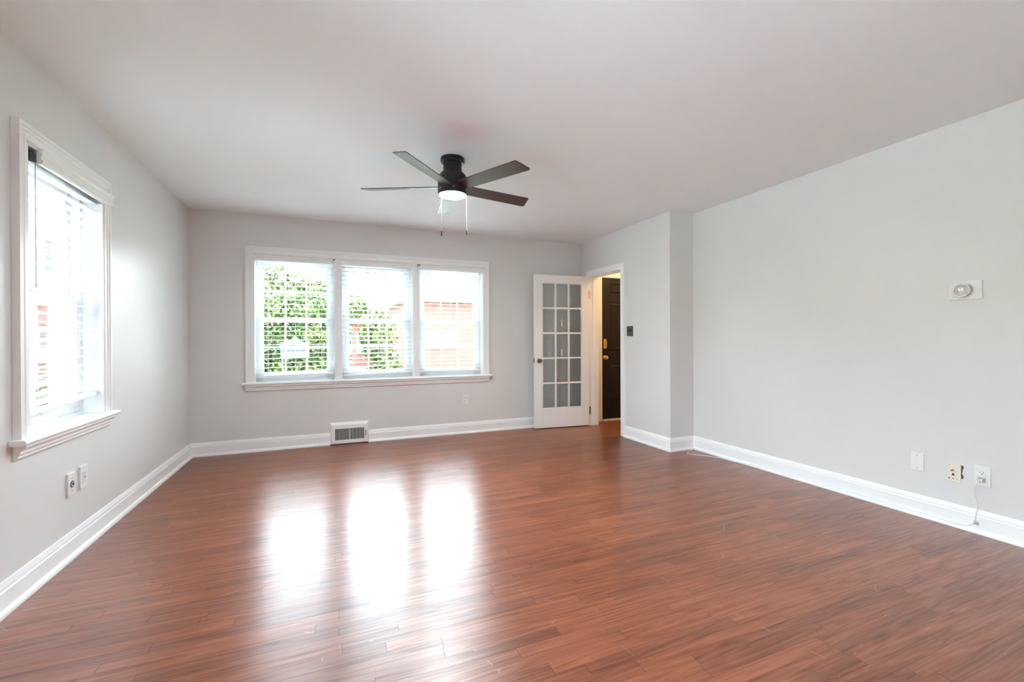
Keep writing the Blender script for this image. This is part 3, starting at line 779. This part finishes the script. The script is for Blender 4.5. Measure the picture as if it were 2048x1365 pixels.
# right wall: blank plate, phone and cable plate, outlet
p = plate(TRW, 'blank_cover_plate', 1.673, 0.357, 0.072, 0.116, 'blank white cover plate low on the long right wall', 'cover plate')
screws(TRW, p, [(1.673, 0.400), (1.673, 0.314)], 0.006, 'steel')
p = plate(TRW, 'media_jack_plate', 1.488, 0.334, 0.072, 0.116, 'ivory plate with cable stub and phone jack beside a torn hole', 'jack plate', 'ivory', 0.007)
mb = MB(TRW); mb.box(1.464, 1.512, 0.007, 0.009, 0.354, 0.374); mb.build('cable_insert', 'ivory', p, 0.001)
mb = MB(TRW); mb.tube([(1.488, 0.008, 0.352), (1.488, 0.032, 0.352)], 0.0048, 12); mb.tube([(1.488, 0.032, 0.352), (1.488, 0.036, 0.352)], 0.0015, 8); mb.build('cable_connector', 'copper', p)
mb = MB(TRW); mb.add([(1.480, 0.0072, 0.318), (1.497, 0.0072, 0.318), (1.4885, 0.0072, 0.334), (1.480, 0.0078, 0.318), (1.497, 0.0078, 0.318), (1.4885, 0.0078, 0.334)],
                     [(0, 1, 2), (3, 4, 5), (0, 1, 4, 3), (1, 2, 5, 4), (2, 0, 3, 5)])
mb.build('phone_socket', 'dark', p)
mb = MB(TRW); mb.box(1.506, 1.510, 0.0068, 0.0078, 0.292, 0.302); mb.box(1.486, 1.490, 0.0068, 0.0078, 0.294, 0.300); mb.box(1.468, 1.470, 0.0068, 0.0078, 0.294, 0.300)
mb.build('small_slots', 'dark', p)
screws(TRW, p, [(1.508, 0.380)], 0.007, 'steel')
# torn hole in the plasterboard beside it
mb = MB(TRW)
pts = [(1.458, 0.388), (1.446, 0.389), (1.440, 0.380), (1.442, 0.370), (1.447, 0.360), (1.446, 0.350), (1.450, 0.338), (1.444, 0.328), (1.441, 0.316), (1.446, 0.306), (1.458, 0.304)]
k = len(pts); mb.add([(a, -0.002, z) for a, z in pts] + [(a, 0.0012, z) for a, z in pts], [(i, (i + 1) % k, (i + 1) % k + k, i + k) for i in range(k)] + [tuple(range(k)), tuple(range(k, 2 * k))])
mb.build('torn_hole', 'plaster', p)
p = plate(TRW, 'wall_outlet', 1.356, 0.349, 0.074, 0.120, 'white outlet on the long right wall with a grey plug in it', 'outlet')
duplex(TRW, p, 1.356, 0.349)
# plug and cord
pc = empty('power_cord', (R2 - 0.03, 1.37, 0.0)); tag(pc, 'thin white cord hanging from the plugged outlet and trailing along the baseboard', 'cord')
mb = MB(TRW)
mb.add([(1.340, 0.009, 0.316), (1.372, 0.009, 0.316), (1.372, 0.009, 0.345), (1.340, 0.009, 0.345), (1.346, 0.036, 0.318), (1.368, 0.036, 0.318), (1.368, 0.036, 0.338), (1.346, 0.036, 0.338)],
       [(0, 1, 2, 3), (4, 5, 6, 7), (0, 1, 5, 4), (1, 2, 6, 5), (2, 3, 7, 6), (3, 0, 4, 7)])
mb.build('plug', 'ring', pc, 0.003)
mb = MB()
w = R2 - 0.036
pts = [(R2 - 0.034, 1.362, 0.325), (w - 0.012, 1.372, 0.300), (w - 0.006, 1.380, 0.255), (w, 1.372, 0.210), (w, 1.366, 0.165), (w, 1.374, 0.105), (w + 0.010, 1.388, 0.060), (w + 0.004, 1.420, 0.035),
       (R2 - 0.030, 1.48, 0.026), (R2 - 0.026, 1.60, 0.0275), (R2 - 0.026, 2.0, 0.028), (R2 - 0.026, 2.4, 0.028), (R2 - 0.026, 2.7, 0.0275), (R2 - 0.030, 2.95, 0.012), (R2 - 0.060, 3.10, 0.004),
       (3.560, 3.242, 0.004), (3.458, 3.390, 0.004), (3.408, 3.452, 0.004), (3.402, 3.485, 0.004), (3.440, 3.520, 0.004), (3.520, 3.560, 0.004), (3.575, 3.585, 0.010)]
mb.tube(smooth_path(pts, 8), 0.0026, 8)
mb.build('cord', 'cord', pc)
mb = MB(); mb.tube(smooth_path([(3.588, 3.590, 0.030), (3.55, YC - 0.022, 0.033), (3.45, YC - 0.021, 0.031), (3.36, YC - 0.021, 0.030), (3.30, YC - 0.021, 0.030)], 6), 0.0022, 6)
wd_ = mb.build('corner_cable', 'cord'); tag(wd_, 'short thin cable lying on the baseboard of the wall return', 'cable')
mb = MB(TRW); mb.box(1.366, 1.392, 0.015, 0.019, 0.050, 0.072); mb.box(1.372, 1.386, 0.019, 0.028, 0.054, 0.060)
cl = mb.build('cord_clip', 'clip', None, 0.001); tag(cl, 'small greenish clip on the right baseboard beside the hanging cord', 'clip')

# left wall plates
p = plate(TLW, 'cable_jack_plate', 3.140, 0.401, 0.076, 0.124, 'white plate with a round teal cable jack under the side window', 'jack plate', 'plate', 0.011)
mb = MB(TLW); disc(TLW, mb, 3.140, 0.401, 0.019, 0.018, 0.010, 0.014); jk = mb.build('cable_jack', 'teal', p)
mb = MB(TLW); disc(TLW, mb, 3.140, 0.401, 0.011, 0.011, 0.0138, 0.0146); mb.build('jack_ring', 'plate', jk)
mb = MB(TLW); disc(TLW, mb, 3.140, 0.401, 0.0065, 0.006, 0.0145, 0.0165); mb.build('jack_pin', 'dark', jk)
screws(TLW, p, [(3.140, 0.435), (3.140, 0.367)], 0.011, 'steel')
p = plate(TLW, 'wall_outlet', 3.272, 0.405, 0.080, 0.130, 'white outlet with charging slots, farther plate under the side window', 'outlet', 'plate', 0.010)
mb = MB(TLW); mb.box(3.256, 3.288, 0.010, 0.0125, 0.372, 0.438); fc = mb.build('socket_face', 'plate', p, 0.001)
mb = MB(TLW)
for a_, b_, c_, d_ in ((3.262, 3.265, 0.424, 0.431), (3.277, 3.280, 0.425, 0.431), (3.268, 3.273, 0.415, 0.419), (3.262, 3.266, 0.396, 0.411), (3.274, 3.278, 0.396, 0.411), (3.268, 3.274, 0.380, 0.384)):
    mb.box(a_, b_, 0.0124, 0.0130, c_, d_)
mb.build('slots', 'dark', fc)

# switch plate beside the doorway
p = plate(TDW, 'light_switch', 4.296, 1.281, 0.118, 0.120, 'dark grey metal double switch plate beside the doorway', 'light switch', 'greymetal', 0.005)
for a_ in (4.319, 4.273):
    mb = MB(TDW); mb.box(a_ - 0.005, a_ + 0.005, 0.004, 0.006, 1.269, 1.293)
    v = [(a_ - 0.0045, 0.006, 1.276), (a_ + 0.0045, 0.006, 1.276), (a_ + 0.0045, 0.006, 1.286), (a_ - 0.0045, 0.006, 1.286),
         (a_ - 0.0038, 0.019, 1.286), (a_ + 0.0038, 0.019, 1.286), (a_ + 0.0038, 0.019, 1.293), (a_ - 0.0038, 0.019, 1.293)]
    mb.add(v, [(0, 1, 2, 3), (4, 5, 6, 7), (0, 1, 5, 4), (1, 2, 6, 5), (2, 3, 7, 6), (3, 0, 4, 7)])
    mb.build('toggle', 'dark', p)
screws(TDW, p, [(4.319, 1.312), (4.273, 1.312), (4.319, 1.250), (4.273, 1.250)], 0.005, 'greymetal')

# thermostat
th_ = plate(TRW, 'thermostat', 1.430, 1.476, 0.152, 0.112, 'round grey-faced thermostat on a wide white plate', 'thermostat', 'plate', 0.008)
ya, za = 1.440, 1.477
mb = MB(TRW); disc(TRW, mb, ya, za, 0.040, 0.042, 0.008, 0.016, 48); disc(TRW, mb, ya, za, 0.042, 0.0415, 0.016, 0.032, 48); ringo = mb.build('dial', 'ring', th_, 0.001)
mb = MB(TRW); disc(TRW, mb, ya, za, 0.0385, 0.037, 0.032, 0.0335, 48); scn = mb.build('screen', 'screen', th_)


def seg7(T, mb, a, z, h, ch, w0, w1, flip=-1):
    """seven-segment numeral; T's a axis runs away from the reader's left when flip is -1"""
    on = {'6': 'afgcde', '8': 'abcdefg', '5': 'afgcd', '7': 'abc'}[ch]; W = h * 0.5; t = h * 0.13
    S = {'a': (0, W, h - t, h), 'g': (0, W, h / 2 - t / 2, h / 2 + t / 2), 'd': (0, W, 0, t), 'f': (0, t, h / 2, h), 'e': (0, t, 0, h / 2), 'b': (W - t, W, h / 2, h), 'c': (W - t, W, 0, h / 2)}
    for k in on:
        x0, x1, z0, z1 = S[k]; x0, x1 = sorted((a + flip * x0, a + flip * x1)); mb.box(x0, x1, w0, w1, z + z0, z + z1)


mb = MB(TRW); seg7(TRW, mb, ya + 0.012, za - 0.004, 0.018, '6', 0.0334, 0.0338); seg7(TRW, mb, ya - 0.001, za - 0.004, 0.018, '8', 0.0334, 0.0338)
mb.build('display_digits', 'digits', scn)
mb = MB(TRW); disc(TRW, mb, ya + 0.004, za - 0.018, 0.0025, 0.0025, 0.0334, 0.0338, 12); disc(TRW, mb, ya - 0.009, za - 0.019, 0.002, 0.002, 0.0334, 0.0338, 12)
mb.build('indicator_lights', 'leds', scn)

# ------------------------------------------------------------------ ceiling fan
FX, FY = 0.85, 3.195
fan = empty('ceiling_fan', (FX, FY, H)); tag(fan, 'black five-blade ceiling fan with lit round lens, mounted close to the ceiling', 'ceiling fan')
mb = MB(); mb.lathe([(0.087, 0), (0.0885, -0.006), (0.0885, -0.028), (0.082, -0.036), (0.060, -0.038)], (FX, FY, H), 'z', 48); mb.build('canopy', 'black', fan)
mb = MB(); mb.lathe([(0.069, -0.034), (0.069, -0.098), (0.073, -0.104)], (FX, FY, H), 'z', 48); mb.build('neck', 'black', fan)
mb = MB(); mb.lathe([(0.071, -0.100), (0.084, -0.110), (0.100, -0.130), (0.108, -0.156), (0.108, -0.208), (0.105, -0.211)], (FX, FY, H), 'z', 56); mb.build('motor_housing', 'black', fan)
mb = MB(); mb.lathe([(0.102, -0.208), (0.108, -0.214), (0.108, -0.272), (0.106, -0.274), (0.100, -0.274), (0.100, -0.262)], (FX, FY, H), 'z', 56); lk = mb.build('light_kit', 'black', fan)
mb = MB(); mb.lathe([(0.0995, -0.262), (0.0995, -0.273), (0.090, -0.278), (0.070, -0.282), (0.040, -0.285), (0.008, -0.286)], (FX, FY, H), 'z', 56); mb.build('lens', 'lens', lk)
for k in range(3):
    a = math.radians(200 + 60 * k); mb = MB(); mb.lathe([(0.004, -0.004), (0.004, 0.004)], (FX + 0.108 * math.cos(a), FY + 0.108 * math.sin(a), H - 0.240), 'z', 10)
    mb.build('screw', 'steel', lk)
BZ = -0.245; PITCH = math.radians(13)
for k in range(5):
    az = math.radians(10.5 + 72 * k)
    ca, sa = math.cos(az), math.sin(az)
    # outline in blade space: s along, t across (t>0 towards +90 degrees)
    out = [(0.085, -0.040), (0.125, -0.056), (0.642, -0.064), (0.652, -0.058), (0.680, 0.048), (0.676, 0.058), (0.664, 0.062), (0.125, 0.056), (0.085, 0.040)]
    v = []
    for dz in (-0.0035, 0.0035):
        for s_, t_ in out:
            x = s_; y = t_ * math.cos(PITCH); z = -t_ * math.sin(PITCH) + dz
            v.append((FX + x * ca - y * sa, FY + x * sa + y * ca, H + BZ + 0.030 + z))
    n = len(out)
    mb = MB(); mb.add(v, [(i, (i + 1) % n, (i + 1) % n + n, i + n) for i in range(n)] + [tuple(range(n)), tuple(range(2 * n - 1, n - 1, -1))])
    bo = mb.build('blade', 'walnut', fan, 0.0015)
for (dx, dy, ln) in ((-0.094, -0.044, 0.340), (0.090, -0.060, 0.318)):
    mb = MB(); x, y = FX + dx, FY + dy
    mb.tube([(x, y, H - 0.218), (x, y, H - 0.218 - ln)], 0.0012, 6)
    ch = mb.build('pull_chain', 'steel', lk)
    mb = MB(); mb.lathe([(0.002, 0), (0.0042, -0.005), (0.0042, -0.033), (0.002, -0.038)], (x, y, H - 0.218 - ln), 'z', 12)
    mb.build('pull_knob', 'black', ch)

# ------------------------------------------------------------------ outdoors
mb = MB(); mb.box(-60, 60, EXT + 0.0, 70, -0.9, -0.75); mb.box(-60, L - 0.2, -40, EXT, -0.9, -0.75); mb.box(L - 0.2, 60, -40, REAR - 0.15, -0.9, -0.75)
lawn = mb.build('lawn', 'grass'); tag(lawn, 'bright green lawn outside the windows', 'lawn', kind='stuff')
mb = MB(); mb.box(-60, 60, 15.5, 17.2, -0.748, -0.735); mb.box(L - 0.2, 12, EXT, 8.0, -0.748, -0.66); mb.box(L - 0.2, 12, -14, REAR - 0.15, -0.748, -0.66)  # the terrace slabs are added reflectors that bounce daylight to the ceiling
struct(mb.build('path', 'concrete'), 'concrete walk, and unseen pale terraces added to bounce daylight indoors', 'path')


M['asphalt'] = mat('grey_driveway', (0.16, 0.165, 0.18), 0.85, bump=0.3, bscale=30, var=0.1, vscale=3)
mb = MB(); mb.box(-14, L - 0.2, -14, 5.6, -0.748, -0.66); struct(mb.build('road_added_driveway', 'asphalt'), 'grey driveway added outside the side windows to keep bounced daylight neutral', 'driveway')  # added ground, toned to keep the light bounced indoors neutral


def leafcloud(name, blobs, n, m, size=0.05, parent=None):
    mb = MB()
    for i in range(n):
        cx, cy, cz, rx, ry, rz = random.choice(blobs)
        d = Vector((random.gauss(0, 1), random.gauss(0, 1), random.gauss(0, 1))).normalized() * (random.random() ** 0.33)
        c = Vector((cx + d.x * rx, cy + d.y * ry, cz + d.z * rz)); R = Euler((random.uniform(0, 6.3), random.uniform(0, 6.3), random.uniform(0, 6.3))).to_matrix()
        s = size * random.uniform(0.6, 1.3)
        q = [R @ Vector(p) * s + c for p in ((-1, 0, 0), (-0.2, 0.5, 0.1), (1, 0, 0), (-0.2, -0.5, 0.1))]
        mb.add([tuple(p) for p in q], [(0, 1, 2, 3)])
    return mb.build(name, m, parent)


hb = [(x, 9.2 + random.uniform(-0.2, 0.2), z, 0.38, 0.5, 0.38) for x in [-2.2 + 0.32 * k for k in range(8)] for z in (-0.27, 0.1, 0.7, 1.3, 1.75)]
h = leafcloud('hedge', hb, 22000, 'leaf', 0.05)
tag(h, 'tall leafy green hedge outside the leftmost of the three sashes', 'hedge', kind='stuff')
sh = empty('garden_shrub', (1.15, 9.6, -0.75)); tag(sh, 'light green shrub outside the middle sash, beside the tall hedge', 'shrub')
leafcloud('foliage', [(0.95, 9.8, 1.3, 0.4, 0.45, 0.6), (1.15, 9.6, 0.4, 0.45, 0.5, 0.6), (1.1, 9.5, -0.12, 0.5, 0.5, 0.5)], 3500, 'leaf2', 0.06, sh)
mb = MB(); mb.tube([(1.15, 9.6, -0.749), (1.12, 9.6, 0.3), (1.05, 9.65, 1.2)], 0.03); mb.build('stem', 'bark', sh)
tr = empty('garden_tree', (-1.5, 13.5, -0.75)); tag(tr, 'pale yellow-green tree behind the hedge', 'tree')
leafcloud('foliage', [(-1.6, 13.5, 2.6, 1.1, 1.0, 0.8), (-0.4, 13.2, 2.3, 0.9, 0.9, 0.6), (0.3, 13.6, 2.1, 0.8, 0.8, 0.5)], 2600, 'leaf2', 0.09, tr)
mb = MB(); mb.tube([(-1.0, 13.5, -0.75), (-1.0, 13.5, 1.0), (-1.1, 13.5, 2.4)], 0.10); mb.build('trunk', 'bark', tr)

# yard sign between window and hedge
sg = empty('yard_sign', (-0.50, 7.6, -0.75)); tag(sg, 'small white roof-topped yard sign in front of the hedge', 'sign')
mb = MB(); mb.box(-0.70, -0.30, 7.59, 7.61, 0.92, 1.16)
mb.add([(-0.62, 7.592, 1.16), (-0.38, 7.592, 1.16), (-0.50, 7.592, 1.25), (-0.62, 7.608, 1.16), (-0.38, 7.608, 1.16), (-0.50, 7.608, 1.25)], [(0, 1, 2), (3, 4, 5), (0, 1, 4, 3), (1, 2, 5, 4), (2, 0, 3, 5)])
mb.build('board', 'signwhite', sg)
for x, ww, z in ((-0.64, 0.05, 1.09), (-0.57, 0.06, 1.09), (-0.42, 0.04, 1.09), (-0.67, 0.03, 1.02), (-0.62, 0.05, 1.02), (-0.55, 0.04, 1.02), (-0.49, 0.06, 1.02), (-0.41, 0.06, 1.02)):
    mb = MB(); mb.box(x, x + ww, 7.586, 7.59, z, z + 0.04); mb.build('print_mark', 'signgrey', sg)
mb = MB(); mb.box(-0.68, -0.665, 7.592, 7.608, -0.75, 0.92); mb.box(-0.335, -0.32, 7.592, 7.608, -0.75, 0.92); mb.build('post', 'steel', sg)


def house(name, T, a0, a1, w, dep, zt, label, cols, rows, white_from=None, gable=True):
    """T(a, w, z). brick row house facing the room"""
    c = T((a0 + a1) / 2, w, 0); rt = empty(name, (c[0], c[1], -0.75)); tag(rt, label, 'house', 'brick houses across the lawn')
    mb = MB(T); zb = white_from or zt
    mb.box(a0, a1, w, w + dep, -0.75, zb); mb.build('wall', 'brick', rt)
    if white_from:
        mb = MB(T); mb.box(a0, a1, w, w + dep, white_from, zt); mb.build('upper_wall', 'siding', rt)
    mb = MB(T)
    mb.add([(a0 - 0.3, w - 0.4, zt), (a1 + 0.3, w - 0.4, zt), (a1 + 0.3, w + dep + 0.4, zt), (a0 - 0.3, w + dep + 0.4, zt), (a0 - 0.3, w + dep / 2, zt + 1.6), (a1 + 0.3, w + dep / 2, zt + 1.6)],
           [(0, 1, 5, 4), (2, 3, 4, 5), (0, 4, 3), (1, 2, 5), (0, 1, 2, 3)])
    mb.build('roof', 'roof', rt)
    for z0, z1 in rows:
        for x0, x1 in cols:
            mb = MB(T); mb.box(x0 - 0.1, x1 + 0.1, w - 0.06, w, z0 - 0.1, z1 + 0.1); wf = mb.build('window', 'siding', rt)
            mb = MB(T); nn = max(1, int((x1 - x0) / 0.45)); sx = (x1 - x0) / nn
            for i in range(nn):
                for j in range(3):
                    hz = (z1 - z0) / 3; mb.box(x0 + i * sx + 0.05, x0 + (i + 1) * sx - 0.05, w - 0.075, w - 0.06, z0 + j * hz + 0.05, z0 + (j + 1) * hz - 0.05)
            mb.build('pane', 'darkglass', wf)
    return rt


TW = lambda a, w, z: (a, w, z)
house('brick_house', TW, 4.2, 13.5, 27.0, 8, 3.55, 'long brick house with white windows beyond the right sash', ((5.4, 7.3), (9.6, 10.8)), ((0.75, 1.75),))
house('brick_house', TW, -5.5, 3.0, 34.0, 8, 2.6, 'distant brick house beyond the middle sash', ((-4, -3), (0.2, 1.4), (1.9, 2.6)), ((0.3, 1.6),))
house('brick_house', TW, -22, -8.1, 24.0, 8, 7.5, 'brick house with white upper storey beyond the side window', ((-13.6, -12.4), (-11.2, -10.4), (-9.9, -9.3)), ((0.4, 1.7), (4.0, 5.4)), white_from=3.1)
# porch post and shrub outside the side window
pp = empty('porch_post', (-4.25, 9.0, -0.75)); tag(pp, 'grey square porch post outside the side window', 'post')
mb = MB(); mb.box(-4.33, -4.17, 8.9, 9.06, -0.75, 5.0); mb.build('post_shaft', 'porchgrey', pp)
mb = MB(); mb.box(-4.40, -4.10, 8.83, 9.13, -0.75, -0.4); mb.build('post_base', 'porchgrey', pp)
mb = MB(); mb.tube(smooth_path([(-3.52, 8.5, -0.745), (-3.50, 8.5, 1.0), (-3.56, 8.52, 2.6), (-3.48, 8.5, 5.0)], 4), 0.10, 10)
tt = empty('street_tree', (-3.42, 8.3, -0.75)); tag(tt, 'slim dark tree trunk outside the side window', 'tree')
mb.build('trunk', 'bark', tt)
leafcloud('foliage', [(-3.0, 7.9, 5.0, 0.9, 0.9, 1.0), (-2.7, 8.0, 5.6, 0.8, 0.8, 0.8)], 1500, 'leaf2', 0.10, tt)
bs = leafcloud('low_shrubs', [(-2.9 - 0.45 * k, 7.2 + 0.2 * (k % 2), 0.0 + 0.08 * (k % 3), 0.4, 0.4, 0.5) for k in range(4)] + [(-2.6, 7.0, 0.1, 0.35, 0.4, 0.6)], 9000, 'leaf', 0.05)
tag(bs, 'low green shrubs outside the side window', 'shrubs', kind='stuff')
